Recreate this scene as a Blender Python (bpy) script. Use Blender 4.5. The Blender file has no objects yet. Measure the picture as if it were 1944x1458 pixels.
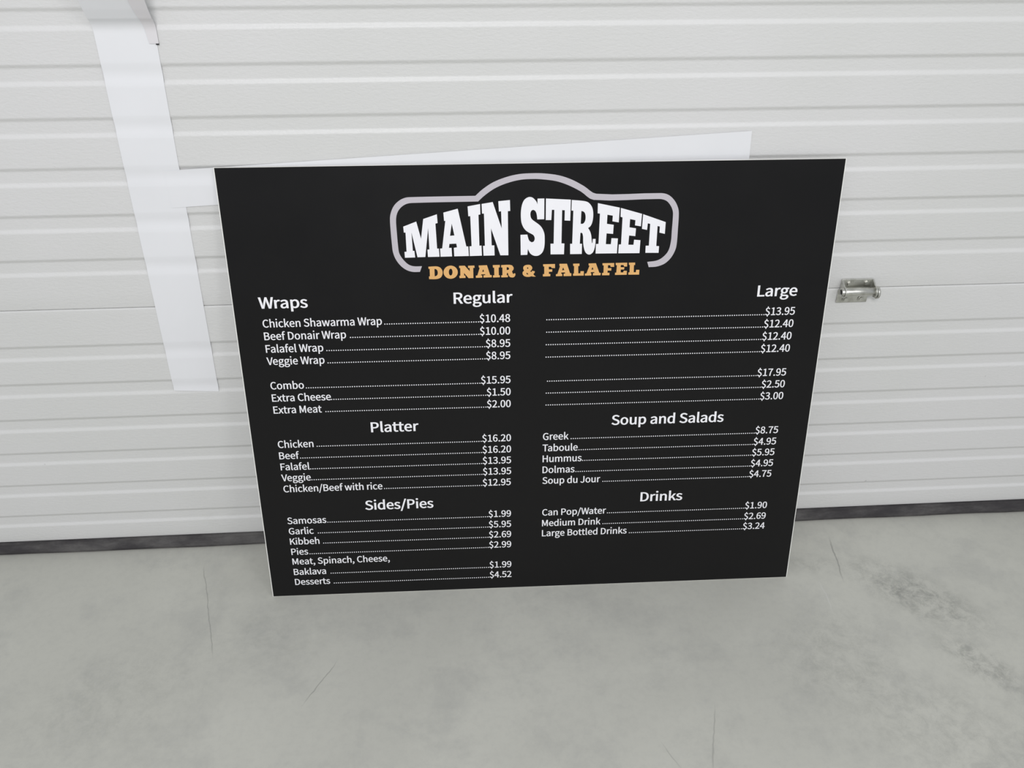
import bpy, bmesh, math, random
from mathutils import Vector, Matrix
from mathutils.geometry import tessellate_polygon

scene = bpy.context.scene
COL = scene.collection

# ------------------------------------------------------------------ camera
cam_d = bpy.data.cameras.new('camera'); cam = bpy.data.objects.new('camera', cam_d); COL.objects.link(cam)
R = ((0.997797, -0.066211, 0.004252), (-0.033276, -0.554855, -0.831282), (0.057399, 0.829308, -0.555835))
cam.matrix_world = Matrix(((R[0][0], -R[1][0], -R[2][0], 0.0),
                           (R[0][1], -R[1][1], -R[2][1], -1.63872),
                           (R[0][2], -R[1][2], -R[2][2], 1.55019),
                           (0, 0, 0, 1)))
cam_d.sensor_width = 36; cam_d.lens = 30.755; cam_d.clip_start = 0.02; cam_d.clip_end = 60
scene.camera = cam

# ------------------------------------------------------------------ world, lamps, exposure
world = bpy.data.worlds.new('hall_light'); scene.world = world; world.use_nodes = True
bg = world.node_tree.nodes['Background']; bg.inputs[0].default_value = (0.93, 0.96, 1.0, 1); bg.inputs[1].default_value = 0.50

def area(name, loc, target, sx, sy, power, col=(1, 1, 1)):
    l = bpy.data.lights.new(name, 'AREA'); l.shape = 'RECTANGLE'; l.size = sx; l.size_y = sy
    l.energy = power; l.color = col
    o = bpy.data.objects.new(name, l); COL.objects.link(o); o.location = loc
    o.rotation_euler = (Vector(target) - Vector(loc)).to_track_quat('-Z', 'Y').to_euler()
    return o
area('ceiling_lamp_right', (1.9, -3.0, 3.2), (0.3, 0, 0.5), 0.7, 1.2, 16, (1.0, 0.99, 0.97))
area('ceiling_lamp_middle', (-0.25, -3.2, 3.0), (0.0, 0, 0.7), 1.2, 0.8, 64, (1.0, 0.98, 1.0))
vs = scene.view_settings; vs.view_transform = 'Standard'; vs.look = 'None'; vs.gamma = 1.0; vs.use_curve_mapping = False
vs.exposure = 0.05

# ------------------------------------------------------------------ helpers
def mat(name, col, rough=0.5, metal=0.0, spec=0.5):
    m = bpy.data.materials.new(name); m.use_nodes = True
    b = m.node_tree.nodes['Principled BSDF']
    b.inputs['Base Color'].default_value = (*col, 1); b.inputs['Roughness'].default_value = rough
    b.inputs['Metallic'].default_value = metal; b.inputs['Specular IOR Level'].default_value = spec
    return m
class NT:
    def __init__(s, m): s.t = m.node_tree; s.b = s.t.nodes['Principled BSDF']; s.co = s.t.nodes.new('ShaderNodeTexCoord').outputs['Object']
    def n(s, k, **kw):
        o = s.t.nodes.new(k)
        for a, v in kw.items(): setattr(o, a, v)
        return o
    def l(s, a, b): s.t.links.new(a, b)
    def mapping(s, scale=(1, 1, 1), loc=(0, 0, 0), rot=(0, 0, 0)):
        o = s.n('ShaderNodeMapping'); s.l(s.co, o.inputs[0])
        o.inputs[1].default_value = loc; o.inputs[2].default_value = rot; o.inputs[3].default_value = scale
        return o.outputs[0]
    def noise(s, vec, scale, detail=3, rough=0.55, dist=0.0):
        o = s.n('ShaderNodeTexNoise'); s.l(vec, o.inputs['Vector']); o.inputs['Scale'].default_value = scale
        o.inputs['Detail'].default_value = detail; o.inputs['Roughness'].default_value = rough; o.inputs['Distortion'].default_value = dist
        return o.outputs[0]
    def math(s, op, a, b=None, c=None, clamp=False):
        o = s.n('ShaderNodeMath', operation=op, use_clamp=clamp)
        for i, v in enumerate((a, b, c)):
            if v is None: continue
            if isinstance(v, (int, float)): o.inputs[i].default_value = v
            else: s.l(v, o.inputs[i])
        return o.outputs[0]
    def ramp(s, fac, lo, hi, a=0.0, b=1.0):
        o = s.n('ShaderNodeMapRange'); o.interpolation_type = 'SMOOTHSTEP'; s.l(fac, o.inputs[0])
        for i, v in zip((1, 2, 3, 4), (lo, hi, a, b)): o.inputs[i].default_value = v
        return o.outputs[0]
    def mix(s, fac, a, b):
        o = s.n('ShaderNodeMix', data_type='RGBA')
        if isinstance(fac, (int, float)): o.inputs[0].default_value = fac
        else: s.l(fac, o.inputs[0])
        for i, v in ((6, a), (7, b)):
            if isinstance(v, tuple): o.inputs[i].default_value = (*v, 1)
            else: s.l(v, o.inputs[i])
        return o.outputs[2]
    def bump(s, h, strength, dist=0.001):
        o = s.n('ShaderNodeBump'); s.l(h, o.inputs['Height']); o.inputs['Strength'].default_value = strength; o.inputs['Distance'].default_value = dist
        s.l(o.outputs[0], s.b.inputs['Normal']); return o
    def color(s, c): s.l(c, s.b.inputs['Base Color'])

def link(name, me, material=None, parent=None, loc=(0, 0, 0), smooth=False):
    o = bpy.data.objects.new(name, me); COL.objects.link(o)
    if material: me.materials.append(material)
    if parent: o.parent = parent
    o.location = loc
    if smooth:
        for p in me.polygons: p.use_smooth = True
    return o
def from_bm(name, bm, material, parent=None, loc=(0, 0, 0), smooth=False):
    bmesh.ops.recalc_face_normals(bm, faces=bm.faces)
    me = bpy.data.meshes.new(name); bm.to_mesh(me); bm.free()
    return link(name, me, material, parent, loc, smooth)
def box(bm, x0, x1, y0, y1, z0, z1, bevel=0.0):
    r = bmesh.ops.create_cube(bm, size=1)
    for v in r['verts']:
        v.co = Vector(((x0 + x1) / 2 + v.co.x * (x1 - x0), (y0 + y1) / 2 + v.co.y * (y1 - y0), (z0 + z1) / 2 + v.co.z * (z1 - z0)))
    if bevel:
        es = list({e for v in r['verts'] for e in v.link_edges})
        bmesh.ops.bevel(bm, geom=es, offset=bevel, segments=2, profile=0.5, affect='EDGES')
def empty(name, loc=(0, 0, 0), parent=None):
    o = bpy.data.objects.new(name, None); o.empty_display_size = 0.1; COL.objects.link(o); o.location = loc
    if parent: o.parent = parent
    return o
def tag(o, label=None, cat=None, group=None, kind=None):
    if label: o['label'] = label
    if cat: o['category'] = cat
    if group: o['group'] = group
    if kind: o['kind'] = kind
    return o

# ------------------------------------------------------------------ materials
def m_floor():
    m = mat('polished_concrete', (0.40, 0.41, 0.38), 0.5, 0, 0.35); k = NT(m)
    big = k.noise(k.mapping(), 1.6, 4, 0.6, 0.4); mid = k.noise(k.mapping(loc=(3, 1, 0)), 6.0, 6, 0.7, 0.15)
    fine = k.noise(k.mapping(), 60, 4, 0.7)
    c = k.mix(k.ramp(big, 0.35, 0.68), (0.51, 0.512, 0.463), (0.56, 0.562, 0.508))
    c = k.mix(k.math('MULTIPLY', k.ramp(mid, 0.45, 0.72), 0.35), c, (0.345, 0.35, 0.335))
    c = k.mix(k.math('MULTIPLY', k.ramp(fine, 0.4, 0.7), 0.10), c, (0.30, 0.30, 0.29))
    sep = k.n('ShaderNodeSeparateXYZ'); k.l(k.co, sep.inputs[0]); X, Y = sep.outputs[0], sep.outputs[1]
    def ell(cx, cy, rx, ry, ang):
        ca, sa = math.cos(ang), math.sin(ang)
        dx = k.math('SUBTRACT', X, cx); dy = k.math('SUBTRACT', Y, cy)
        u = k.math('DIVIDE', k.math('ADD', k.math('MULTIPLY', dx, ca), k.math('MULTIPLY', dy, sa)), rx)
        v = k.math('DIVIDE', k.math('SUBTRACT', k.math('MULTIPLY', dy, ca), k.math('MULTIPLY', dx, sa)), ry)
        d = k.math('SQRT', k.math('ADD', k.math('MULTIPLY', u, u), k.math('MULTIPLY', v, v)))
        return k.ramp(d, 0.15, 1.0, 1.0, 0.0)
    streak = k.ramp(k.noise(k.mapping(scale=(1, 1, 1), rot=(0, 0, 0.9)), 26, 6, 0.8, 0.35), 0.36, 0.72)
    for (cx, cy, rx, ry, a, s) in ((1.05, -0.27, 0.24, 0.10, -0.75, 0.75), (1.10, -0.47, 0.15, 0.07, -0.9, 0.65),
                                   (0.84, -0.16, 0.10, 0.05, -0.2, 0.35), (0.80, -0.42, 0.22, 0.16, 0.3, 0.30),
                                   (-0.75, -0.45, 0.30, 0.20, 0.5, 0.22), (0.95, -0.62, 0.35, 0.20, -0.4, 0.30), (-0.45, -0.30, 0.18, 0.14, 0, 0.18)):
        c = k.mix(k.math('MULTIPLY', k.math('MULTIPLY', ell(cx, cy, rx, ry, a), streak), s), c, (0.20, 0.205, 0.19))
    def line(x0, y0, x1, y1, w, s, col):
        nonlocal c
        L = math.hypot(x1 - x0, y1 - y0); ux, uy = (x1 - x0) / L, (y1 - y0) / L
        wob = k.math('MULTIPLY', k.math('SUBTRACT', k.noise(k.mapping(), 14, 3), 0.5), 0.02)
        dx = k.math('SUBTRACT', X, x0); dy = k.math('SUBTRACT', Y, y0)
        t = k.math('ADD', k.math('MULTIPLY', dx, ux), k.math('MULTIPLY', dy, uy))
        n = k.math('ABSOLUTE', k.math('ADD', k.math('SUBTRACT', k.math('MULTIPLY', dy, ux), k.math('MULTIPLY', dx, uy)), wob))
        f = k.math('MULTIPLY', k.ramp(n, 0, w, 1, 0), k.math('MULTIPLY', k.ramp(t, 0, 0.05, 0, 1), k.ramp(t, L - 0.05, L, 1, 0)))
        c = k.mix(k.math('MULTIPLY', f, s), c, col)
    dk = (0.17, 0.17, 0.16); lt = (0.62, 0.62, 0.60)
    line(-0.642, -0.06, -0.555, -0.361, 0.0020, 0.45, dk)
    line(-0.284, -0.364, -0.351, -0.499, 0.0022, 0.50, dk)
    line(0.9166, -0.06, 0.895, -0.230, 0.0028, 0.55, dk)
    line(0.502, -0.528, 0.450, -0.70, 0.0028, 0.35, dk)
    line(0.367, -0.605, 0.405, -0.69, 0.0024, 0.35, dk)
    line(0.838, -0.20, 0.837, -0.33, 0.0026, 0.5, lt)
    k.color(c)
    k.l(k.ramp(mid, 0.3, 0.7, 0.46, 0.62), k.b.inputs['Roughness'])
    k.bump(fine, 0.12, 0.0008)
    return m
def m_door():
    m = mat('embossed_white_steel', (0.72, 0.725, 0.70), 0.42, 0, 0.4); k = NT(m)
    st = k.noise(k.mapping(scale=(0.45, 1, 1)), 210, 3, 0.6, 0.6)
    big = k.noise(k.mapping(), 1.3, 4, 0.6)
    c = k.mix(k.ramp(big, 0.35, 0.65), (0.70, 0.705, 0.69), (0.73, 0.73, 0.725))
    sep = k.n('ShaderNodeSeparateXYZ'); k.l(k.co, sep.inputs[0])
    low = k.ramp(sep.outputs[2], 0.0, 0.45, 1, 0)
    dirt = k.ramp(k.noise(k.mapping(scale=(0.5, 1, 1)), 9, 6, 0.75), 0.56, 0.78)
    c = k.mix(k.math('MULTIPLY', k.math('MULTIPLY', dirt, low), 0.16), c, (0.42, 0.42, 0.40))
    spot = k.ramp(k.noise(k.mapping(), 38, 2, 0.5), 0.76, 0.80)
    c = k.mix(k.math('MULTIPLY', k.math('MULTIPLY', spot, k.ramp(sep.outputs[2], 0.2, 0.7, 1, 0.1)), 0.35), c, (0.30, 0.30, 0.28))
    k.color(c); k.bump(st, 0.55, 0.0013)
    return m
def m_rubber():
    m = mat('dusty_black_rubber', (0.035, 0.033, 0.034), 0.7, 0, 0.3); k = NT(m)
    d = k.ramp(k.noise(k.mapping(scale=(0.35, 1, 1)), 14, 6, 0.7), 0.35, 0.72)
    k.color(k.mix(k.math('MULTIPLY', d, 0.8), (0.045, 0.042, 0.045), (0.16, 0.155, 0.15)))
    return m
def m_steel():
    m = mat('worn_zinc_steel', (0.50, 0.50, 0.47), 0.28, 1.0); k = NT(m)
    d = k.noise(k.mapping(scale=(0.4, 1, 1)), 160, 4, 0.6)
    k.l(k.ramp(d, 0.3, 0.7, 0.30, 0.46), k.b.inputs['Roughness'])
    k.color(k.mix(k.ramp(k.noise(k.mapping(), 60, 3), 0.4, 0.7), (0.66, 0.66, 0.62), (0.50, 0.50, 0.46)))
    return m
def m_tape(name, col, rough):
    m = mat(name, col, rough, 0, 0.4); k = NT(m)
    k.bump(k.noise(k.mapping(), 25, 2), 0.08, 0.002)
    k.color(k.mix(k.ramp(k.noise(k.mapping(), 4, 3), 0.3, 0.7), col, tuple(v * 0.965 for v in col)))
    return m
def m_print():
    m = mat('black_gloss_print', (0.0048, 0.0046, 0.0050), 0.30, 0, 0.27); k = NT(m)
    k.l(k.ramp(k.noise(k.mapping(), 5, 3), 0.3, 0.7, 0.30, 0.40), k.b.inputs['Roughness'])
    return m
def m_wall():
    m = mat('painted_block', (0.62, 0.62, 0.59), 0.8); k = NT(m)
    k.bump(k.noise(k.mapping(), 40, 4), 0.25, 0.002)
    k.color(k.mix(k.noise(k.mapping(), 2, 4), (0.60, 0.60, 0.57), (0.66, 0.66, 0.63)))
    return m
def m_plain(name, col, rough, scale=30, amt=0.04, spec=0.4):
    m = mat(name, col, rough, 0, spec); k = NT(m)
    k.color(k.mix(k.noise(k.mapping(), scale, 3), tuple(v * (1 - amt) for v in col), tuple(min(1, v * (1 + amt)) for v in col)))
    return m
FLOOR, DOOR, RUBBER, STEEL, PRINT, WALL = m_floor(), m_door(), m_rubber(), m_steel(), m_print(), m_wall()
TAPE = m_tape('white_tape_film', (0.85, 0.86, 0.88), 0.40)
TAPE2 = m_tape('grey_tape_film', (0.77, 0.755, 0.77), 0.45)
CORE = m_plain('white_board_core', (0.86, 0.86, 0.82), 0.5)
WHITE = m_plain('white_ink', (0.90, 0.90, 0.93), 0.4)
LOGOWHITE = m_plain('bright_white_ink', (0.94, 0.94, 0.98), 0.4)
GREY = m_plain('silver_grey_ink', (0.56, 0.53, 0.57), 0.4)
ORANGE = m_plain('orange_ink', (0.80, 0.46, 0.17), 0.4, 60, 0.12)
DARK = m_plain('shade_black', (0.02, 0.02, 0.02), 0.8)  # near-black painted in for shade in the tube mouth and tape gap

# ------------------------------------------------------------------ floor and wall round the door
bm = bmesh.new(); box(bm, -5, 5, -7, 0.6, -0.12, 0.0)
tag(from_bm('floor', bm, FLOOR), kind='structure')
DX0, DX1, DTOP = -2.35, 2.45, 3.34
bm = bmesh.new()
box(bm, -5, DX0, 0.055, 0.30, 0, 4.4); box(bm, DX1, 5, 0.055, 0.30, 0, 4.4); box(bm, DX0, DX1, 0.055, 0.30, DTOP - 0.06, 4.4)
tag(from_bm('wall_front', bm, WALL), kind='structure')
bm = bmesh.new()
box(bm, DX0 - 0.10, DX0, -0.01, 0.054, 0, DTOP + 0.06, 0.004); box(bm, DX1, DX1 + 0.10, -0.01, 0.054, 0, DTOP + 0.06, 0.004)
tag(from_bm('trim_1', bm, STEEL), kind='structure')

# ------------------------------------------------------------------ sectional door
P, GW = 0.09339, 0.0300          # groove pitch, groove width
Z_EDGE, Z_SEAM, Z_LOW, Z_UP = 0.0338, 0.6717, 0.5836, 0.7820
SEC = Z_UP - GW - Z_SEAM          # plain margin under the lowest groove of a section
HSEC = SEC + GW + 5 * P + (Z_SEAM - Z_LOW)
DEPTH, LIP = 0.0036, 0.0100
grooves = [Z_LOW - i * P for i in range(6)]
tops = [Z_SEAM + i * HSEC for i in range(5)]
for s in range(4):
    grooves += [tops[s] + SEC + GW + i * P for i in range(6)]
def ease(t): return t * t * (3 - 2 * t)
def depth_at(z):
    for g in grooves:             # g is the upper dark lip centre, g-GW the lower bright lip centre
        if g - GW - LIP / 2 < z < g + LIP / 2:
            a = min(1, (g + LIP / 2 - z) / LIP); b = min(1, (z - (g - GW - LIP / 2)) / LIP)
            return DEPTH * ease(min(a, b))
    return 0.0
door = empty('door_1', (0, 0, 0)); tag(door, kind='structure')
def section(z0, z1):
    prof = []
    r = 0.0022
    for k in range(5):
        a = math.pi / 2 * k / 4; prof.append((z0 + r - r * math.cos(a) * 1.0 + 0.0004, 0.0019 + r - r * math.sin(a)))
    zs = set()
    for g in grooves:
        if z0 < g < z1:
            for k in range(7):
                zs.add(round(g + LIP / 2 - LIP * k / 6, 5)); zs.add(round(g - GW + LIP / 2 - LIP * k / 6, 5))
    for q in (0.0035, 0.007, 0.011, 0.016, 0.022, 0.029, 0.037): zs.add(round(z0 + q, 5))
    for q in (0.003, 0.006, 0.010, 0.014): zs.add(round(z1 - q, 5))
    for z in sorted(zs): prof.append((z, depth_at(z) + 0.0021 * max(0.0, 1 - (z - z0) / 0.037) ** 2 + 0.0005 * max(0.0, 1 - (z1 - z) / 0.014) ** 2))
    for k in range(5):
        a = math.pi / 2 * k / 4; prof.append((z1 - r + r * math.sin(a) - 0.0004, 0.0005 + r - r * math.cos(a)))
    prof += [(z1 - 0.0004, 0.045), (z0 + 0.0004, 0.045)]
    bm = bmesh.new(); nx = 2
    rows = [[bm.verts.new((x, y, z)) for (z, y) in prof] for x in (DX0, DX1)]
    n = len(prof)
    for i in range(n):
        j = (i + 1) % n
        bm.faces.new((rows[0][i], rows[1][i], rows[1][j], rows[0][j]))
    bm.faces.new(rows[0]); bm.faces.new(rows[1][::-1])
    o = from_bm('door_panel', bm, DOOR, door)
    return o
section(Z_EDGE, Z_SEAM)
for s in range(4): section(tops[s], tops[s + 1])
# rubber weather seal under the lowest panel
bm = bmesh.new()
prof = [(-0.004, 0.0005), (-0.0095, 0.003), (-0.011, 0.010), (-0.0085, 0.018), (-0.005, 0.026), (-0.0035, Z_EDGE - 0.0005), (0.040, Z_EDGE - 0.0005), (0.040, 0.0005)]
NX = 60; random.seed(4); rows = []
for i in range(NX + 1):
    x = DX0 + (DX1 - DX0) * i / NX; w = 0.0009 * math.sin(i * 1.7) + random.uniform(-.0006, .0006)
    rows.append([bm.verts.new((x, y + (w if 0 < k < 5 else 0), z)) for k, (y, z) in enumerate(prof)])
for a, b in zip(rows, rows[1:]):
    for i in range(len(prof)):
        j = (i + 1) % len(prof); bm.faces.new((a[i], b[i], b[j], a[j]))
bm.faces.new(rows[0]); bm.faces.new(rows[-1][::-1])
s = from_bm('bottom_seal', bm, RUBBER, door, smooth=False); tag(s, 'dusty black rubber seal')
# zinc hinge across the seam
HX, HZ = 0.8600, 0.6717
hg = empty('hinge', (HX, 0, HZ), door); tag(hg, 'zinc roller hinge across the seam')
bm = bmesh.new(); box(bm, -0.037, 0.0305, -0.0046, -0.0006, 0.0005, 0.0245, 0.0012); from_bm('upper_plate', bm, STEEL, hg)
bm = bmesh.new(); box(bm, -0.040, 0.0285, -0.0040, -0.0006, -0.0325, -0.0005, 0.0012); from_bm('lower_plate', bm, STEEL, hg)
def ear(x0, x1):
    bm = bmesh.new(); cy, cz, r = -0.0215, 0.0025, 0.0128
    pts = [(-0.004, 0.0235)]
    for k in range(11):
        a = math.radians(75 + 22 * k); pts.append((cy + r * math.cos(a), cz + r * math.sin(a)))
    pts.append((-0.004, -0.012))
    A = [bm.verts.new((x0, y, z)) for y, z in pts]; B = [bm.verts.new((x1, y, z)) for y, z in pts]
    bm.faces.new(A); bm.faces.new(B[::-1])
    for i in range(len(pts)):
        j = (i + 1) % len(pts); bm.faces.new((A[i], B[i], B[j], A[j]))
    return from_bm('ear', bm, STEEL, hg)
ear(-0.0375, -0.0345); ear(0.0305, 0.0335)
def tube(bm, x0, x1, ro, ri, cy, cz, seg=28):
    rings = []
    for x, r in ((x0, ri), (x0, ro - 0.0006), (x0 + 0.0006, ro), (x1 - 0.0006, ro), (x1, ro - 0.0006), (x1, ri)):
        rings.append([bm.verts.new((x, cy + r * math.cos(2 * math.pi * i / seg), cz + r * math.sin(2 * math.pi * i / seg))) for i in range(seg)])
    rings.append(rings[0])
    for a, b in zip(rings, rings[1:]):
        for i in range(seg): bm.faces.new((a[i], a[(i + 1) % seg], b[(i + 1) % seg], b[i]))
def tubeobj(name, *a, material=STEEL, parent=None):
    bm = bmesh.new(); tube(bm, *a); o = from_bm(name, bm, material, parent)
    for p in o.data.polygons: p.use_smooth = len(p.vertices) == 4 and abs(p.normal.x) < 0.5
    return o
tubeobj('roller_tube', -0.0425, 0.0350, 0.0094, 0.0066, -0.0215, 0.0025, parent=hg)
tubeobj('end_collar', 0.0352, 0.0400, 0.0135, 0.004, -0.0215, 0.0000, parent=hg)
bm = bmesh.new(); bmesh.ops.create_cone(bm, cap_ends=True, segments=20, radius1=0.0064, radius2=0.0064, depth=0.072, matrix=Matrix.Translation((-0.004, -0.0215, 0.0025)) @ Matrix.Rotation(math.pi / 2, 4, 'Y'))
tag(from_bm('shade_plug', bm, DARK, hg), 'dark plug painting the shade inside the open tube end')  # black end stands in for the shade of the hollow tube
for (x, z) in ((-0.020, 0.0140), (0.018, 0.0150), (-0.020, -0.0235), (0.014, -0.0235)):
    bm = bmesh.new(); bmesh.ops.create_cone(bm, cap_ends=True, segments=6, radius1=0.0056, radius2=0.0050, depth=0.0036, matrix=Matrix.Translation((x, -0.0064, z)) @ Matrix.Rotation(math.pi / 2, 4, 'X'))
    bmesh.ops.create_cone(bm, cap_ends=True, segments=20, radius1=0.0074, radius2=0.0070, depth=0.001, matrix=Matrix.Translation((x, -0.0050, z)) @ Matrix.Rotation(math.pi / 2, 4, 'X'))
    from_bm('bolt', bm, STEEL, hg)

# ------------------------------------------------------------------ white tape stuck on the door
STEP = 0.002; N = 900
raw = [depth_at(i * STEP) for i in range(N)]
er = [0.55 * min(raw[max(0, i - 2):i + 3]) for i in range(N)]
sm = er[:]
for _ in range(4): sm = [sum(sm[max(0, i - 2):i + 3]) / len(sm[max(0, i - 2):i + 3]) for i in range(N)]
sm = [min(a, b) for a, b in zip(sm, raw)]
def drape(z):
    f = max(0, min(N - 2, z / STEP)); i = int(f); return sm[i] + (sm[i + 1] - sm[i]) * (f - i)
def strip(name, material, corners, nu, nv, off, lift=lambda u, v, x, z: 0.0, th=0.00025):
    """corners: (x,z) at bottom-left, bottom-right, top-right, top-left; draped over the door face."""
    (ax, az), (bx_, bz), (cx, cz), (dx, dz) = corners
    bm = bmesh.new(); g0, g1 = [], []
    for j in range(nv + 1):
        v = j / nv; ra, rb = [], []
        for i in range(nu + 1):
            u = i / nu
            x = (ax * (1 - u) + bx_ * u) * (1 - v) + (dx * (1 - u) + cx * u) * v
            z = (az * (1 - u) + bz * u) * (1 - v) + (dz * (1 - u) + cz * u) * v
            y = drape(z) - off - lift(u, v, x, z)
            ra.append(bm.verts.new((x, y - th, z))); rb.append(bm.verts.new((x, y, z)))
        g0.append(ra); g1.append(rb)
    for j in range(nv):
        for i in range(nu):
            bm.faces.new((g0[j][i], g0[j][i + 1], g0[j + 1][i + 1], g0[j + 1][i]))
            bm.faces.new((g1[j][i], g1[j + 1][i], g1[j + 1][i + 1], g1[j][i + 1]))
    edge = [(0, i) for i in range(nu)] + [(j, nu) for j in range(nv)] + [(nv, i) for i in range(nu, 0, -1)] + [(j, 0) for j in range(nv, 0, -1)]
    for a, b in zip(edge, edge[1:] + edge[:1]):
        bm.faces.new([bm.verts.new(q.co) for q in (g0[a[0]][a[1]], g1[a[0]][a[1]], g1[b[0]][b[1]], g0[b[0]][b[1]])])
    o = from_bm(name, bm, material, smooth=True)
    return o
def lift_v(u, v, x, z):
    l = 0.0
    q = z - 1.211                     # the upper end has come unstuck and leans off the door
    if q > 0: l = 0.62 * q * min(1.0, q / 0.026) if q < 0.10 else 0.062 + 0.15 * (q - 0.10)
    return l
o = strip('tape_strip', TAPE, [(-0.6321, 0.4643), (-0.536, 0.4588), (-0.5005, 1.50), (-0.607, 1.50)], 4, 500, 0.0011, lift_v)
tag(o, 'long vertical strip of white tape running down the white door left of the menu board', 'tape', 'white tape strips on the door')
o = strip('tape_strip', TAPE, [(-0.5481, 0.8896), (0.5785, 0.9451), (0.574, 1.0209), (-0.5479, 0.9632)], 120, 44, 0.0019)
tag(o, 'long nearly horizontal strip of white tape passing behind the top of the menu board', 'tape', 'white tape strips on the door')
o = strip('tape_scrap', TAPE2, [(-0.5235, 1.1930), (-0.5075, 1.1928), (-0.5022, 1.34), (-0.5400, 1.34)], 3, 60, 0.0019, lambda u, v, x, z: lift_v(u, v, x, z) + 0.0006)
bm = bmesh.new(); box(bm, -0.5123, -0.5072, -0.0040, -0.0016, 1.1912, 1.1930)
tag(from_bm('gap_shade', bm, DARK, o), 'dark block painting the gap shadow at the scrap end')  # dark block stands in for the shadow in the gap under the tape
tag(o, 'small grey scrap of tape overlapping the upper right edge of the vertical white strip', 'tape')

# ------------------------------------------------------------------ menu board
W, H, TH = 1.2192, 0.9854, 0.0040
D_, YW = 0.17707, 0.006935
tilt = math.asin(D_ / H); psi = -math.atan(2 * YW / W)
board = empty('menu_board')
board.location = (0.15337, -0.0140 - D_, 0.0008)
board.rotation_euler = (Matrix.Rotation(psi, 4, 'Z') @ Matrix.Rotation(-tilt, 4, 'X')).to_euler()
tag(board, 'large black menu board with white lettering leaning against the white sectional door', 'sign')
# local frame: x right (0 centre), z up the board, y into the wall; face at y=0
bm = bmesh.new(); box(bm, -W / 2, W / 2, 0.0, TH, 0, H)
tag(from_bm('backing_sheet', bm, CORE, board), 'white sheet core showing at the edges, its side rim imitating a bright halo')
bm = bmesh.new(); e = 0.0018  # inset bares a white rim that imitates a sharpening halo
box(bm, -W / 2 + e, W / 2 - e, -0.0004, 0.0, 0.0008, H - 0.0008)
tag(from_bm('printed_face', bm, PRINT, board), 'glossy black printed face')

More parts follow.
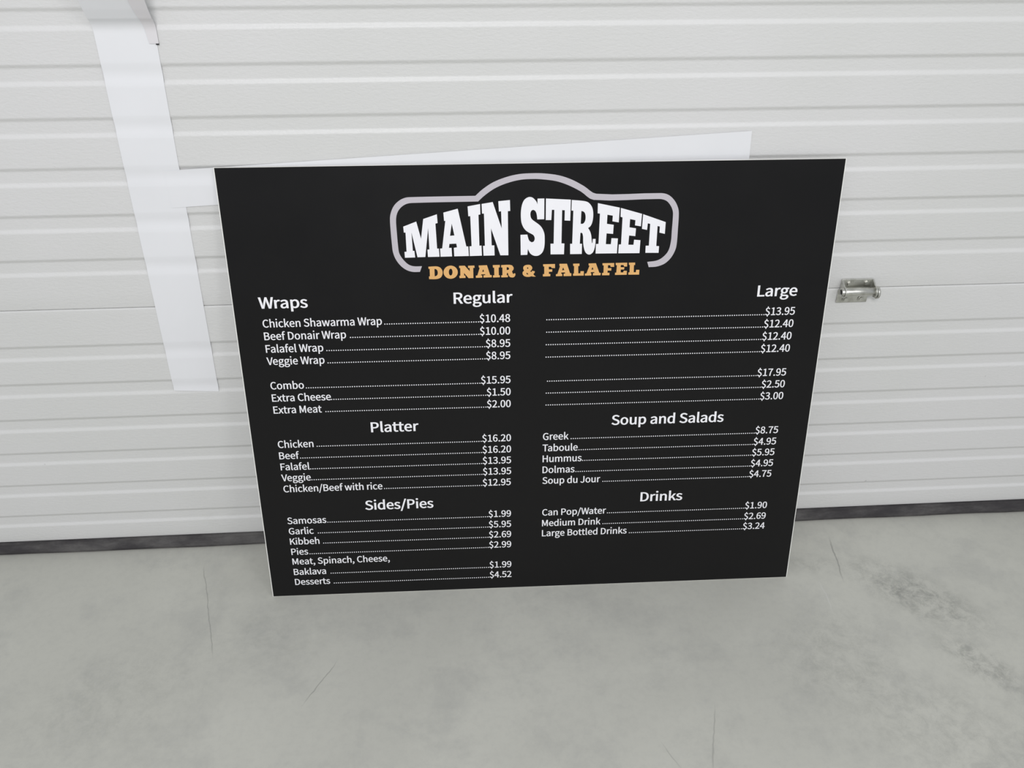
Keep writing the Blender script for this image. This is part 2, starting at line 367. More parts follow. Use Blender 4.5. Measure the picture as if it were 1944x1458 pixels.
GLY = {"$":[374,[[168,-83,212,-83,212,-7,260,8,297,36,320,75,329,124,296,214,223,264,151,304,118,365,123,395,138,418,162,432,194,438,230,433,259,418,285,395,318,432,289,458,255,477,212,488,212,563,168,563,168,487,123,473,89,446,66,409,59,362,91,279,164,232,236,189,269,120,263,88,247,63,221,48,184,42,140,49,102,67,68,92,39,50,76,23,120,2,168,-8]]],",":[187,[[51,-128,91,-104,122,-72,142,-33,149,13,145,43,135,66,119,80,97,85,74,80,57,65,51,42,57,19,73,4,96,-1,103,-1,95,-38,72,-69,36,-92]]],".":[187,[[94,-9,116,-3,132,13,138,38,132,62,116,79,94,85,71,79,55,62,49,38,55,13,71,-3]]],"/":[264,[[7,-121,53,-121,254,535,209,535]]],"0":[374,[[187,-9,251,7,299,55,330,136,341,248,330,360,299,440,251,487,187,502,123,487,75,440,44,360,34,248,44,136,75,55,123,7],[187,41,149,53,119,90,100,155,93,248,100,341,119,405,149,442,187,454,225,442,255,405,275,341,281,248,275,155,255,90,225,53]]],"1":[374,[[59,0,330,0,330,51,231,51,231,494,184,494,139,473,81,459,81,419,170,419,170,51,59,51]]],"2":[374,[[30,0,340,0,340,53,203,53,123,48,202,129,263,207,302,283,316,358,306,417,278,463,232,492,172,502,129,497,91,483,58,460,27,430,63,395,92,425,127,445,165,452,205,445,233,425,250,394,256,355,242,288,201,215,130,131,30,36]]],"3":[374,[[177,-9,239,1,290,29,324,73,336,132,328,178,306,215,272,241,232,257,232,261,267,278,295,304,313,338,319,379,308,431,278,470,233,494,175,502,123,495,77,474,38,444,71,405,101,430,135,446,173,452,208,447,234,431,251,406,257,374,250,337,227,307,184,287,120,280,120,233,192,226,240,206,265,175,273,134,266,96,245,67,214,49,173,42,123,51,83,71,51,99,20,59,47,34,82,12,125,-3]]],"4":[374,[[229,0,287,0,287,136,353,136,353,185,287,185,287,494,219,494,13,176,13,136,229,136],[229,185,77,185,190,354,230,426,232,426,229,337]]],"5":[374,[[176,-9,237,3,288,35,324,88,338,160,326,231,294,280,247,309,189,318,149,313,115,298,128,441,314,441,314,494,74,494,58,263,91,242,117,258,143,268,173,271,215,264,247,242,268,206,275,159,267,110,245,74,211,50,170,42,120,50,80,70,49,97,18,57,46,32,81,12,124,-3]]],"6":[374,[[203,-9,257,3,303,36,333,86,345,152,335,219,307,268,264,297,207,306,168,299,130,279,96,247,107,344,135,407,174,441,223,452,252,447,279,434,301,414,336,452,305,478,267,496,220,502,151,488,93,441,53,359,38,236,50,129,85,52,137,7],[97,198,131,235,165,255,197,261,236,253,264,231,281,197,286,152,280,106,262,70,236,48,203,40,161,50,129,80,108,130]]],"7":[374,[[133,0,197,0,207,132,229,245,272,350,342,457,342,494,33,494,33,441,273,441,211,342,170,240,145,129]]],"8":[374,[[189,-9,252,1,300,28,332,69,343,119,336,164,317,200,291,227,260,248,260,252,290,281,315,322,325,371,316,423,289,465,247,491,190,501,136,492,93,466,65,427,55,376,60,340,74,309,96,283,121,262,121,259,88,237,59,207,39,168,31,123,43,70,75,28,125,1],[222,268,180,286,144,308,120,337,110,376,116,408,133,433,158,449,189,455,224,448,251,430,267,402,273,368,267,332,250,299],[189,37,148,44,115,63,93,92,86,128,94,172,118,210,154,240,203,219,245,195,274,163,284,121,277,87,258,60,228,43]]],"9":[374,[[158,-9,225,6,282,55,322,140,337,268,325,371,290,444,237,488,171,502,117,491,72,458,41,408,30,342,39,275,67,226,110,197,166,187,207,195,246,215,279,247,267,151,240,87,202,53,156,42,125,47,97,60,73,80,39,42,70,16,110,-2],[279,299,245,261,210,240,176,233,137,241,110,263,93,297,88,342,94,388,112,424,138,447,172,455,214,445,246,415,268,366]]],"B":[442,[[68,0,225,0,301,9,360,36,398,81,412,145,405,190,384,225,352,249,312,263,312,266,343,282,365,307,379,338,384,373,371,429,336,466,283,487,214,494,68,494],[130,284,130,444,206,444,257,440,293,426,315,402,323,365,316,331,295,306,258,290,203,284],[130,50,130,236,216,236,274,230,316,214,342,187,351,147,342,104,315,73,273,56,216,50]]],"C":[430,[[254,-9,299,-4,339,10,374,32,405,62,371,102,338,72,300,52,257,46,193,60,144,100,114,164,103,248,114,332,146,394,195,434,259,448,298,442,331,426,360,401,393,442,359,471,313,494,258,502,171,485,102,434,56,354,39,246,55,139,100,59,168,9]]],"D":[463,[[68,0,194,0,293,17,365,66,409,144,424,248,409,353,364,430,291,477,191,494,68,494],[130,51,130,443,186,443,262,430,316,393,349,332,360,248,349,165,316,103,262,64,186,51]]],"E":[397,[[68,0,360,0,360,53,130,53,130,233,317,233,317,286,130,286,130,441,352,441,352,494,68,494]]],"F":[372,[[68,0,130,0,130,222,318,222,318,274,130,274,130,441,352,441,352,494,68,494]]],"G":[464,[[262,-9,324,-1,375,19,414,48,414,256,252,256,252,204,357,204,357,75,333,59,302,49,268,46,198,60,146,100,114,164,103,248,115,332,148,394,200,434,267,448,311,441,346,425,374,401,407,442,383,464,351,483,312,497,265,502,175,485,103,434,56,354,39,246,56,139,102,59,172,9]]],"H":[490,[[68,0,130,0,130,233,360,233,360,0,423,0,423,494,360,494,360,287,130,287,130,494,68,494]]],"J":[360,[[160,-9,221,3,264,36,288,85,296,145,296,494,233,494,233,151,228,103,213,70,188,52,154,46,120,51,92,70,68,102,24,69,48,36,79,11,116,-4]]],"K":[435,[[68,0,130,0,130,156,215,257,363,0,432,0,254,306,409,494,338,494,131,246,130,246,130,494,68,494]]],"L":[366,[[68,0,346,0,346,53,130,53,130,494,68,494]]],"M":[547,[[68,0,124,0,124,273,121,346,116,419,119,419,158,306,252,50,294,50,387,306,426,419,429,419,424,346,421,273,421,0,479,0,479,494,404,494,310,230,275,127,273,127,237,230,143,494,68,494]]],"P":[426,[[68,0,130,0,130,197,211,197,286,206,343,234,380,281,393,349,380,417,342,462,284,486,209,494,68,494],[130,247,130,443,201,443,258,438,299,423,323,394,331,349,324,303,300,271,260,253,203,247]]],"R":[428,[[130,259,130,443,213,443,264,438,302,424,325,396,333,356,325,313,302,283,264,265,213,259],[339,0,409,0,283,216,329,234,364,263,387,303,395,356,382,420,346,463,291,486,222,494,68,494,68,0,130,0,130,209,219,209]]],"S":[401,[[205,-9,274,2,327,32,361,76,372,131,365,179,343,215,311,242,271,263,201,294,172,307,145,323,126,345,119,376,125,406,144,429,173,443,211,448,254,442,291,426,323,402,356,442,316,473,267,495,211,502,149,493,99,466,67,424,55,372,64,324,88,289,121,263,156,245,226,214,259,199,285,181,303,158,309,126,302,93,282,68,249,52,205,46,155,53,109,75,69,107,32,64,67,34,108,11,154,-4]]],"T":[403,[[170,0,233,0,233,441,382,441,382,494,21,494,21,441,170,441]]],"V":[387,[[158,0,230,0,387,494,324,494,244,226,197,63,194,63,146,226,66,494,1,494]]],"W":[591,[[122,0,196,0,269,298,294,410,297,410,321,298,396,0,471,0,573,494,514,494,461,225,434,65,430,65,395,225,326,494,269,494,201,225,166,65,163,65,133,225,81,494,18,494]]],"a":[379,[[146,-9,190,-2,230,17,267,44,269,44,275,0,325,0,325,225,318,287,296,334,256,364,199,375,142,367,94,349,55,327,79,285,111,304,148,318,189,324,226,316,249,295,261,266,264,232,163,214,94,187,53,147,40,95,48,51,70,18,104,-2],[164,41,138,44,118,54,104,72,99,99,107,131,135,157,186,177,264,191,264,89,230,62,197,46]]],"b":[416,[[223,-9,283,4,334,43,369,105,382,189,372,265,344,324,299,362,236,375,196,368,157,350,121,324,124,389,124,536,62,536,62,0,111,0,116,38,119,38,153,13,188,-3],[213,43,186,47,156,58,124,81,124,273,158,301,190,317,221,323,266,314,296,286,313,243,318,188,310,127,288,82,255,53]]],"c":[343,[[206,-9,249,-3,289,13,325,37,298,79,273,60,244,47,211,42,165,52,130,81,107,125,98,182,107,240,131,284,167,313,213,323,240,319,264,308,286,292,317,332,289,353,254,369,211,375,144,362,88,324,49,264,35,182,48,101,84,41,138,4]]],"d":[417,[[187,-9,228,-2,266,17,298,43,300,43,305,0,356,0,356,536,294,536,294,395,297,333,265,355,233,370,194,375,134,362,83,323,49,263,36,182,46,101,77,41,124,4],[200,43,157,53,125,80,106,124,99,183,107,240,130,284,163,313,205,323,234,319,264,307,294,285,294,93,263,65,232,49]]],"e":[373,[[210,-9,256,-4,296,9,330,28,308,69,280,54,250,44,217,40,169,49,132,75,107,115,96,168,342,168,345,203,335,274,307,328,261,363,199,375,138,362,86,323,49,263,35,182,49,102,86,42,142,4],[95,212,107,261,131,296,163,318,200,326,238,319,267,297,285,261,291,212]]],"f":[219,[[22,316,72,316,72,0,133,0,133,316,211,316,211,366,133,366,133,424,136,455,146,477,162,491,185,496,205,493,226,485,240,533,211,542,178,545,131,536,98,512,78,474,72,424,72,366,22,362]]],"g":[380,[[185,-168,262,-158,320,-131,357,-90,370,-42,362,-3,338,24,298,40,243,45,171,45,140,48,121,56,110,69,107,85,110,103,119,117,131,129,157,119,184,116,237,125,280,150,308,190,318,243,315,273,304,298,289,318,364,318,364,366,236,366,213,372,184,375,132,366,89,340,59,299,48,244,55,204,72,170,96,146,96,143,76,127,61,104,55,75,60,50,71,30,88,15,88,12,59,-12,41,-40,34,-71,45,-112,76,-143,124,-162],[184,158,155,164,130,181,113,208,107,244,113,281,130,307,155,324,184,330,215,324,240,307,257,281,263,244,256,208,239,181,215,164],[194,-126,149,-121,116,-109,95,-88,88,-62,92,-41,104,-20,125,0,150,-4,172,-5,236,-5,268,-8,291,-16,305,-30,310,-52,302,-79,278,-103,242,-120]]],"h":[409,[[62,0,124,0,124,265,158,296,189,315,224,321,255,316,276,298,289,268,293,224,293,0,354,0,354,232,348,293,327,338,292,366,242,375,196,367,157,345,121,314,124,389,124,536,62,536]]],"i":[185,[[62,0,124,0,124,366,62,366],[93,441,114,446,129,460,134,482,129,503,114,517,93,522,72,517,58,503,53,482,58,460,72,446]]],"k":[372,[[62,0,123,0,123,96,191,176,298,0,365,0,227,218,349,366,280,366,125,173,123,173,123,536,62,536]]],"l":[191,[[127,-9,147,-7,162,-3,154,44,141,42,132,45,126,53,124,69,124,536,62,536,62,73,66,38,77,13,97,-3]]],"m":[624,[[62,0,124,0,124,265,156,297,187,315,215,321,246,316,267,298,279,268,283,224,283,0,345,0,345,265,378,297,408,315,437,321,467,316,488,298,501,268,505,224,505,0,566,0,566,232,560,293,539,338,505,366,456,375,413,366,373,341,335,305,321,334,300,356,271,370,234,375,192,367,154,344,120,312,119,312,112,366,62,366]]],"n":[411,[[62,0,124,0,124,265,158,296,189,315,224,321,255,316,276,298,289,268,293,224,293,0,354,0,354,232,348,293,327,338,292,366,242,375,196,367,156,344,120,312,119,312,112,366,62,366]]],"o":[408,[[204,-9,268,4,322,41,359,101,373,182,359,264,322,324,268,362,204,375,140,362,86,324,49,264,35,182,49,101,86,41,140,4],[204,42,161,52,127,81,106,125,98,182,106,240,127,284,161,313,204,323,247,313,281,284,303,240,310,182,303,125,281,81,247,52]]],"p":[417,[[62,-154,124,-154,124,-30,122,34,155,10,189,-4,223,-9,283,4,334,43,369,105,382,189,372,265,344,324,299,362,236,375,195,368,155,349,120,323,119,323,112,366,62,366],[213,43,186,47,156,58,124,81,124,273,158,301,190,317,221,323,266,314,296,286,313,243,318,188,310,127,288,82,255,53]]],"r":[261,[[62,0,124,0,124,235,144,274,167,301,192,315,215,320,235,318,251,314,263,367,245,373,224,375,184,366,149,339,120,299,119,299,112,366,62,366]]],"s":[315,[[158,-9,215,0,256,23,282,58,290,100,280,143,255,174,219,195,179,211,149,222,124,235,107,252,100,274,104,295,117,312,138,323,168,327,199,323,226,311,251,295,281,333,249,354,211,369,168,375,114,367,75,345,50,312,42,271,51,231,76,202,110,181,148,166,178,154,205,139,224,121,232,96,227,74,214,56,191,44,160,39,119,45,84,60,51,83,22,42,61,16,107,-2]]],"t":[254,[[176,-9,211,-5,244,5,232,51,212,44,191,41,164,46,146,59,137,81,134,111,134,316,234,316,234,366,134,366,134,469,83,469,76,366,18,362,18,316,73,316,73,113,78,63,96,25,128,0]]],"u":[409,[[169,-9,215,0,254,22,290,57,292,57,296,0,347,0,347,366,286,366,286,106,253,71,222,51,187,44,156,50,135,67,122,98,119,141,119,366,57,366,57,134,63,72,84,28,119,0]]],"v":[351,[[141,0,213,0,342,366,281,366,212,158,178,50,175,50,141,158,73,366,9,366]]],"w":[540,[[120,0,191,0,243,196,268,302,271,302,296,197,349,0,424,0,523,366,463,366,410,154,388,53,384,53,359,154,302,366,242,366,184,154,160,53,157,53,135,154,81,366,18,366]]],"x":[335,[[10,0,75,0,124,86,161,151,164,151,204,86,258,0,325,0,205,184,316,366,252,366,207,285,174,224,171,224,135,285,86,366,20,366,131,191]]]}
LOGO = [[[3505,8665,3763,8760,3841,8415,3901,8808,4171,8896,4178,8724,4135,8712,4149,8213,4183,8213,4190,8047,3961,8046,3957,8196,3996,8199,3990,8629,3909,8047,3754,8045,3659,8548,3668,8176,3698,8177,3708,8042,3505,8040,3502,8159,3544,8162,3543,8546,3511,8547]],[[4299,8927,4580,8999,4728,8245,4767,8244,4774,8050,4483,8049,4480,8221,4543,8231,4532,8306,4395,8302,4383,8223,4435,8222,4440,8048,4211,8046,4207,8211,4250,8215,4331,8765,4307,8762],[4454,8707,4499,8471,4413,8465]],[[4774,9040,5018,9082,5019,8878,4982,8872,4988,8256,5029,8256,5034,8052,4793,8048,4790,8245,4833,8249,4821,8849,4783,8846]],[[5047,9083,5264,9116,5435,8591,5426,8935,5384,8927,5374,9131,5600,9150,5605,8936,5558,8933,5562,8049,5402,8051,5223,8599,5232,8255,5284,8256,5287,8051,5066,8050,5059,8249,5097,8251,5090,8894,5053,8893]],[[6140,9169,6273,9169,6273,8762,6137,8760,6129,8837,6114,8897,6088,8936,6054,8951,6024,8937,6004,8899,6001,8848,6016,8787,6054,8744,6114,8700,6192,8638,6244,8567,6279,8471,6287,8374,6285,8243,6264,8137,6221,8067,6160,8030,6099,8025,6042,8043,5994,8084,5953,8169,5941,8050,5810,8048,5805,8458,5941,8461,5956,8398,5981,8336,6029,8302,6068,8317,6088,8361,6082,8413,6055,8453,5977,8498,5908,8547,5857,8618,5823,8713,5813,8843,5817,8945,5837,9055,5875,9140,5926,9185,5981,9203,6037,9192,6088,9149,6122,9102,6139,9055]],[[6304,9168,6794,9137,6789,8722,6677,8729,6678,8932,6625,8936,6623,8270,6682,8266,6677,8046,6408,8050,6404,8267,6467,8268,6471,8943,6423,8945,6414,8742,6305,8744]],[[6813,9131,7027,9110,7122,9086,7183,9034,7224,8961,7241,8866,7241,8763,7224,8668,7191,8603,7148,8569,7185,8512,7213,8432,7224,8353,7233,8260,7246,8273,7250,8348,7305,8347,7305,8255,7288,8149,7262,8078,7220,8039,7185,8030,7141,8045,7100,8095,7071,8188,7057,8295,7053,8400,7039,8462,7016,8480,6998,8471,6991,8256,7035,8253,7036,8045,6801,8047,6797,8257,6839,8259,6847,8920,6810,8923],[7006,8911,7049,8899,7080,8860,7093,8791,7087,8722,7064,8675,7038,8655,6999,8656]],[[7328,9060,7765,8964,7756,8671,7629,8695,7633,8808,7525,8828,7521,8647,7658,8625,7652,8442,7521,8455,7515,8237,7616,8233,7624,8356,7753,8348,7746,8044,7314,8048,7317,8243,7367,8245,7376,8853,7330,8860]],[[7787,8958,8214,8833,8203,8584,8084,8606,8088,8710,7980,8733,7976,8568,8107,8546,8101,8388,7976,8404,7969,8216,8073,8212,8081,8316,8209,8303,8203,8039,7773,8044,7778,8225,7822,8226,7828,8770,7788,8782]],[[8236,8826,8697,8660,8694,8423,8584,8450,8585,8574,8538,8584,8536,8179,8593,8174,8591,8037,8323,8043,8322,8188,8386,8188,8388,8630,8339,8642,8331,8509,8227,8533]]]
TAGL = [[[3959,7846,4090,7852,4155,7844,4202,7817,4232,7770,4241,7720,4226,7659,4194,7616,4139,7592,4067,7586,3964,7590,3963,7644,3983,7648,3984,7803,3964,7800],[4079,7799,4111,7794,4134,7766,4143,7722,4133,7676,4111,7655,4078,7646]],[[4543,7721,4535,7679,4513,7642,4481,7612,4440,7594,4396,7588,4352,7596,4313,7616,4283,7647,4264,7685,4259,7727,4267,7769,4289,7806,4321,7836,4362,7854,4406,7860,4449,7852,4488,7832,4518,7802,4537,7764],[4438,7725,4432,7690,4417,7664,4398,7655,4380,7665,4368,7691,4364,7727,4370,7762,4385,7788,4403,7797,4422,7787,4434,7761]],[[4572,7852,4686,7853,4784,7734,4783,7803,4753,7803,4751,7850,4879,7852,4882,7805,4854,7803,4853,7593,4756,7593,4666,7705,4669,7648,4692,7648,4697,7599,4575,7597,4572,7646,4593,7648,4595,7806,4574,7805]],[[4964,7850,5131,7854,5191,7648,5222,7647,5225,7601,5058,7598,5056,7645,5098,7650,5088,7667,5013,7666,5006,7646,5031,7644,5031,7598,4905,7596,4903,7641,4935,7646,4985,7804,4969,7806],[5055,7774,5071,7722,5032,7719]],[[5247,7853,5389,7854,5389,7802,5365,7801,5366,7640,5387,7638,5387,7598,5251,7595,5249,7640,5276,7642,5275,7800,5252,7800]],[[5416,7850,5583,7852,5636,7838,5665,7798,5663,7754,5632,7716,5648,7673,5662,7655,5674,7673,5699,7672,5699,7632,5677,7599,5642,7587,5592,7597,5564,7631,5550,7683,5532,7687,5525,7638,5549,7635,5550,7596,5417,7594,5414,7636,5439,7637,5441,7798,5416,7801],[5526,7804,5555,7801,5574,7781,5572,7759,5554,7747,5526,7746]],[[5949,7844,5998,7838,6033,7808,6041,7771,6025,7735,5998,7710,6020,7695,6038,7703,6034,7720,6091,7708,6090,7682,6064,7650,6084,7620,6116,7597,6056,7597,6027,7605,5984,7594,5934,7594,5877,7613,5845,7655,5847,7695,5877,7727,5860,7764,5862,7804,5892,7833],[5949,7795,5963,7780,5959,7762,5941,7763,5934,7781],[5924,7679,5941,7675,5963,7648,5949,7641,5927,7653]],[[6259,7849,6500,7850,6501,7763,6430,7769,6424,7792,6374,7796,6377,7739,6446,7740,6444,7690,6377,7689,6379,7645,6409,7644,6407,7597,6258,7596,6258,7643,6285,7645,6283,7802,6262,7805]],[[6588,7851,6741,7850,6808,7651,6834,7650,6836,7592,6679,7593,6676,7640,6712,7653,6700,7671,6631,7669,6626,7647,6649,7640,6652,7595,6522,7595,6522,7636,6552,7640,6603,7805,6591,7807],[6666,7776,6691,7719,6644,7717]],[[6865,7848,6995,7848,6995,7798,6970,7797,6976,7645,7018,7645,7019,7689,7088,7688,7088,7596,6870,7597,6869,7641,6888,7644,6888,7799,6870,7801]],[[7180,7846,7328,7848,7404,7647,7433,7644,7430,7596,7276,7596,7274,7644,7305,7647,7298,7665,7231,7664,7225,7642,7242,7639,7242,7595,7112,7594,7111,7637,7142,7640,7201,7802,7184,7803],[7261,7773,7283,7719,7240,7716]],[[7461,7845,7700,7845,7701,7764,7629,7767,7622,7800,7575,7802,7574,7741,7647,7740,7645,7687,7572,7691,7570,7645,7612,7642,7610,7592,7462,7594,7461,7642,7489,7645,7489,7798,7465,7802]],[[7729,7846,7965,7846,7964,7766,7904,7767,7893,7798,7836,7801,7834,7755,7911,7752,7907,7706,7838,7706,7840,7646,7893,7645,7898,7679,7965,7677,7965,7594,7725,7595,7725,7641,7750,7643,7757,7797,7734,7799]],[[7997,7845,8126,7845,8127,7795,8104,7793,8106,7644,8149,7643,8154,7694,8220,7692,8219,7592,7998,7595,7998,7642,8021,7644,8020,7797,8002,7799]]]
FRAME = [[[3788,7744,3646,7747,3527,7786,3412,7877,3317,8021,3274,8163,3265,8286,3256,8547,3256,8822,3280,8941,3347,9075,3453,9174,3557,9223,3658,9238,4929,9243,5070,9366,5274,9496,5527,9592,5778,9646,6050,9659,6267,9651,6553,9610,6808,9523,7048,9394,7291,9244,8558,9236,8715,9200,8844,9087,8922,8948,8948,8827,8952,8513,8950,8231,8928,8089,8850,7929,8733,7814,8576,7754,8408,7744,8372,7854,8569,7880,8689,7950,8787,8074,8828,8269,8831,8481,8834,8760,8823,8881,8763,9002,8671,9090,8531,9122,7243,9126,6983,9294,6725,9424,6487,9503,6217,9540,6050,9548,5811,9538,5542,9476,5306,9379,5101,9240,4981,9132,3702,9125,3583,9105,3479,9039,3406,8939,3373,8803,3374,8545,3383,8267,3400,8126,3470,8001,3568,7901,3670,7863,3833,7860]]]
YF = -0.00065      # lettering sits just proud of the black face

def embolden(pts, d):   # strokes grow more sideways than up and down
    mp = []
    for p in pts:
        if mp and abs(mp[-1][0] - p[0]) + abs(mp[-1][1] - p[1]) < 6: mp[-1] = ((mp[-1][0] + p[0]) / 2, (mp[-1][1] + p[1]) / 2)
        else: mp.append(p)
    pts = mp; n = len(pts); out = []
    for i in range(n):
        p, a, b = Vector(pts[i]), Vector(pts[i - 1]), Vector(pts[(i + 1) % n])
        t1 = (p - a); t2 = (b - p)
        if t1.length < 1e-6 or t2.length < 1e-6: out.append((p.x, p.y)); continue
        t1.normalize(); t2.normalize()
        n1 = Vector((-t1.y, t1.x)); n2 = Vector((-t2.y, t2.x)); mvec = n1 + n2
        if mvec.length < 0.3: mvec = n1 * 1.0
        mvec.normalize(); c = max(0.6 if (t1.x * t2.y - t1.y * t2.x) * d < 0 else 0.17, mvec.dot(n1))
        q = mvec * (d / c); out.append((p.x + q.x, p.y + q.y * 0.55))
    return out
def tess(contours):
    sgn = area2(max(contours, key=lambda c: abs(area2(c)))) > 0
    outers = [c for c in contours if (area2(c) > 0) == sgn or len(contours) == 1]
    holes = [c for c in contours if c not in outers]
    flat, tris = [], []
    for k, oc in enumerate(outers):
        grp = [oc] + (holes if k == 0 else [])
        base = len(flat); flat += [p for c in grp for p in c]
        tris += [(a + base, b + base, c + base) for a, b, c in tessellate_polygon([[Vector((x, y, 0)) for x, y in c] for c in grp])]
    return flat, tris
def area2(c): return sum(c[i - 1][0] * c[i][1] - c[i][0] * c[i - 1][1] for i in range(len(c)))
cache = {}
def glyph(ch, d):
    if (ch, d) not in cache:
        cs = []
        raw_ = [[(c[i], c[i + 1]) for i in range(0, len(c), 2)] for c in GLY[ch][1]]
        big = max(raw_, key=lambda c: abs(area2(c)))
        s = -1 if area2(big) > 0 else 1
        if ch == 'i': raw_ = [[(x, y + (20 if min(q[1] for q in c) > 400 else 0)) for x, y in c] for c in raw_]
        for c in raw_: cs.append(embolden(c, d * s))
        cache[(ch, d)] = tess(cs)
    return cache[(ch, d)]
KERN = {'Wr': -22, 'Wa': -28, 'Ve': -22, 'Ta': -42, 'Fa': -12, 'P.': -30, 'ra': -4, 'av': -8, 'va': -8, '/W': 10}
def text_width(s, sx):
    return sum((151 if c == ' ' else GLY[c][0]) for c in s) * sx + sum(KERN.get(s[i:i + 2], 0) for i in range(len(s) - 1)) * sx
def text_mesh(s, x, z, sx, sz, d):
    V, F = [], []
    for i, ch in enumerate(s):
        if ch != ' ':
            flat, tr = glyph(ch, d); o = len(V)
            V += [(x + px * sx - W / 2, YF, z + pz * sz) for px, pz in flat]
            F += [(a + o, b + o, c + o) for a, b, c in tr]
        x += (151 if ch == ' ' else GLY[ch][0]) * sx + (KERN.get(s[i:i + 2], 0) * sx if i < len(s) - 1 else 0)
    return V, F
def front(me):
    bm = bmesh.new(); bm.from_mesh(me)
    for f in bm.faces:
        f.normal_update()
        if f.normal.y > 0: f.normal_flip()
    bm.to_mesh(me); bm.free()
def flat_obj(name, V, F, material, parent):
    me = bpy.data.meshes.new(name); me.from_pydata(V, [], F); me.update(); front(me)
    return link(name, me, material, parent)
SX, SZ, DI = 3.10e-5, 3.34e-5, 12
HXs, HZs, DH = 4.72e-5, 4.66e-5, 16
def dots(x0, x1, z, parent, name='leader_dots'):
    V, F = [], []; pitch = 0.00479; r = 0.00132; n = int((x1 - x0) / pitch)
    for i in range(n + 1):
        cx = x1 - i * pitch - W / 2; o = len(V)
        V += [(cx + r * math.cos(math.pi * k / 4 + .39), YF, z + r + r * math.sin(math.pi * k / 4 + .39)) for k in range(8)]
        F.append(tuple(range(o, o + 8)))
    return flat_obj(name, V, F, WHITE, parent)
GAPS = ('Beef Donair Wrap', 'Falafel Wrap', 'Veggie Wrap', 'Extra Meat', 'Chicken', 'Garlic', 'Kibbeh', 'Baklava', 'Desserts', 'Greek', 'Soup du Jour', 'Medium Drink', 'Large Bottled Drinks')
def row(item, price, x0, x1, z, zr=None):
    zr = z if zr is None else zr; parent = board
    xe = x0
    if item:
        parent = flat_obj('menu_line', *text_mesh(item, x0 - 62 * SX if item[0] in 'BDEFHKLMP' else x0 - 25 * SX, z, SX, SZ, DI), WHITE, board)
        xe = x0 + text_width(item, SX) - (62 if item[0] in 'BDEFHKLMP' else 25) * SX + (0.0042 if item in GAPS else -0.0012)
    if price:
        pw = text_width(price, SX * 1.01); xp = x1 - pw + 20 * SX
        d = dots(xe + 0.0015, xp - 0.0016, z, parent)
        if not item: parent = d
        flat_obj('price', *text_mesh(price, xp, z, SX * 1.01, SZ, DI), WHITE, parent)
LX, PX = 0.0555, 0.5590
for item, price, z in (("Chicken Shawarma Wrap", "$10.48", .6644), ("Beef Donair Wrap", "$10.00", .6371), ("Falafel Wrap", "$8.95", .6095), ("Veggie Wrap", "$8.95", .5822),
                       ("Combo", "$15.95", .5269), ("Extra Cheese", "$1.50", .4987), ("Extra Meat", "$2.00", .4708),
                       ("Chicken", "$16.20", .3887), ("Beef", "$16.20", .3612), ("Falafel", "$13.95", .3338), ("Veggie", "$13.95", .3065), ("Chicken/Beef with rice", "$12.95", .2785),
                       ("Samosas", "$1.99", .1963), ("Garlic", "$5.95", .1688), ("Kibbeh", "$2.69", .1414), ("Pies", "$2.99", .1138), ("Meat, Spinach, Cheese,", None, .0872),
                       ("Baklava", "$1.99", .0586), ("Desserts", "$4.52", .0308)):
    row(item, price, LX, PX - (0.001 if z < .3 else 0), z)
for price, z, x1 in (("$13.95", .6655, 1.1552), ("$12.40", .6382, 1.1552), ("$12.40", .6104, 1.1546), ("$12.40", .5826, 1.1545), ("$17.95", .5274, 1.1532), ("$2.50", .4997, 1.1535), ("$3.00", .4716, 1.1534)):
    row(None, price, 0.6318, x1, z)
for item, price, z, x1 in (("Greek", "$8.75", .3888, 1.1519), ("Taboule", "$4.95", .3607, 1.1507), ("Hummus", "$5.95", .3336, 1.1500), ("Dolmas", "$4.95", .3060, 1.1500), ("Soup du Jour", "$4.75", .2786, 1.1492),
                           ("Can Pop/Water", "$1.90", .1958, 1.1482), ("Medium Drink", "$2.69", .1672, 1.1486), ("Large Bottled Drinks", "$3.24", .1401, 1.1487)):
    row(item, price, 0.6288, x1, z)
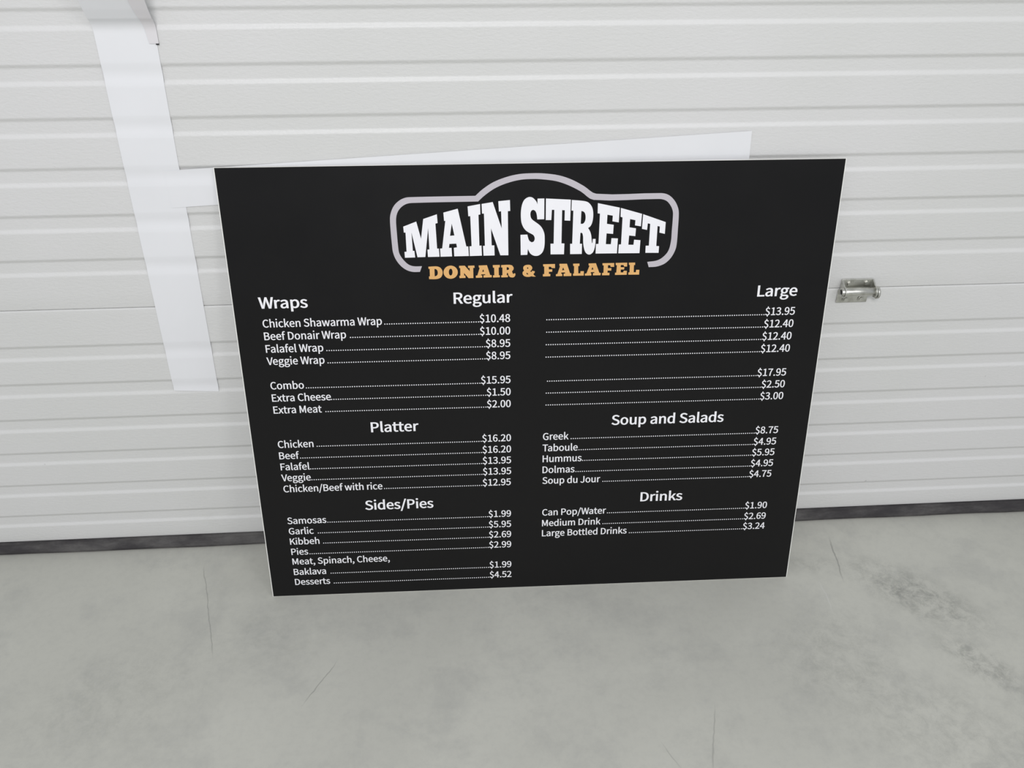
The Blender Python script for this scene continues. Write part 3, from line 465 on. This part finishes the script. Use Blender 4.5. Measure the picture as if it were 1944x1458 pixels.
for s, x, z, x1 in (("Wraps", .0535, .7050, .1500), ("Regular", .4446, .7062, .5625), ("Large", 1.0714, .7071, 1.1548), ("Platter", .2577, .4202, .3580),
                    ("Sides/Pies", .2313, .2267, .3832), ("Soup and Salads", .7790, .4208, 1.0262), ("Drinks", .8530, .2249, .9488)):
    lead = 62 if s[0] in 'RLPD' else 20
    sx = (x1 - x) / (text_width(s, 1.0) - lead - 12)
    flat_obj('heading', *text_mesh(s, x - lead * sx, z, sx, HZs, DH), LOGOWHITE, board)

def soften(pts, sub=3):
    """smooth the curved runs of a traced outline and keep its sharp corners"""
    n = len(pts); P_ = [Vector(p) for p in pts]; out = []
    def sharp(i):
        a = P_[i] - P_[i - 1]; b = P_[(i + 1) % n] - P_[i]
        return a.length < 1e-9 or b.length < 1e-9 or abs(a.angle(b)) > math.radians(38)
    S = [sharp(i) for i in range(n)]
    for i in range(n):
        j = (i + 1) % n; p1, p2 = P_[i], P_[j]
        out.append(tuple(p1))
        if S[i] and S[j]: continue
        p0 = P_[i - 1] if not S[i] else p1 - (p2 - p1) * 0.5
        p3 = P_[(j + 1) % n] if not S[j] else p2 + (p2 - p1) * 0.5
        L = (p2 - p1).length
        m1 = (p2 - p0).normalized() * L; m2 = (p3 - p1).normalized() * L
        for k in range(1, sub):
            t = k / sub; h = (2*t**3 - 3*t*t + 1, t**3 - 2*t*t + t, -2*t**3 + 3*t*t, t**3 - t*t)
            out.append(tuple(p1 * h[0] + m1 * h[1] + p2 * h[2] + m2 * h[3]))
    return out
def outline(name, contours, material, parent, sub=3, y=YF):
    cs = [soften([(c[i] / 10000, c[i + 1] / 10000) for i in range(0, len(c), 2)], sub) for c in contours]
    for k in range(1, len(cs)):                    # counters run the other way round
        if (area2(cs[k]) > 0) == (area2(cs[0]) > 0): cs[k] = cs[k][::-1]
    flat, tr = tess(cs)
    return flat_obj(name, [(x - W / 2, y, z) for x, z in flat], tr, material, parent)
tag(outline('logo_outline', FRAME[0], GREY, board, 4), 'silver grey arched outline of the logo')
for g in LOGO: outline('logo_letter', g, LOGOWHITE, board)
for g in TAGL: tag(outline('tagline_letter', g, ORANGE, board), 'orange slab letter')
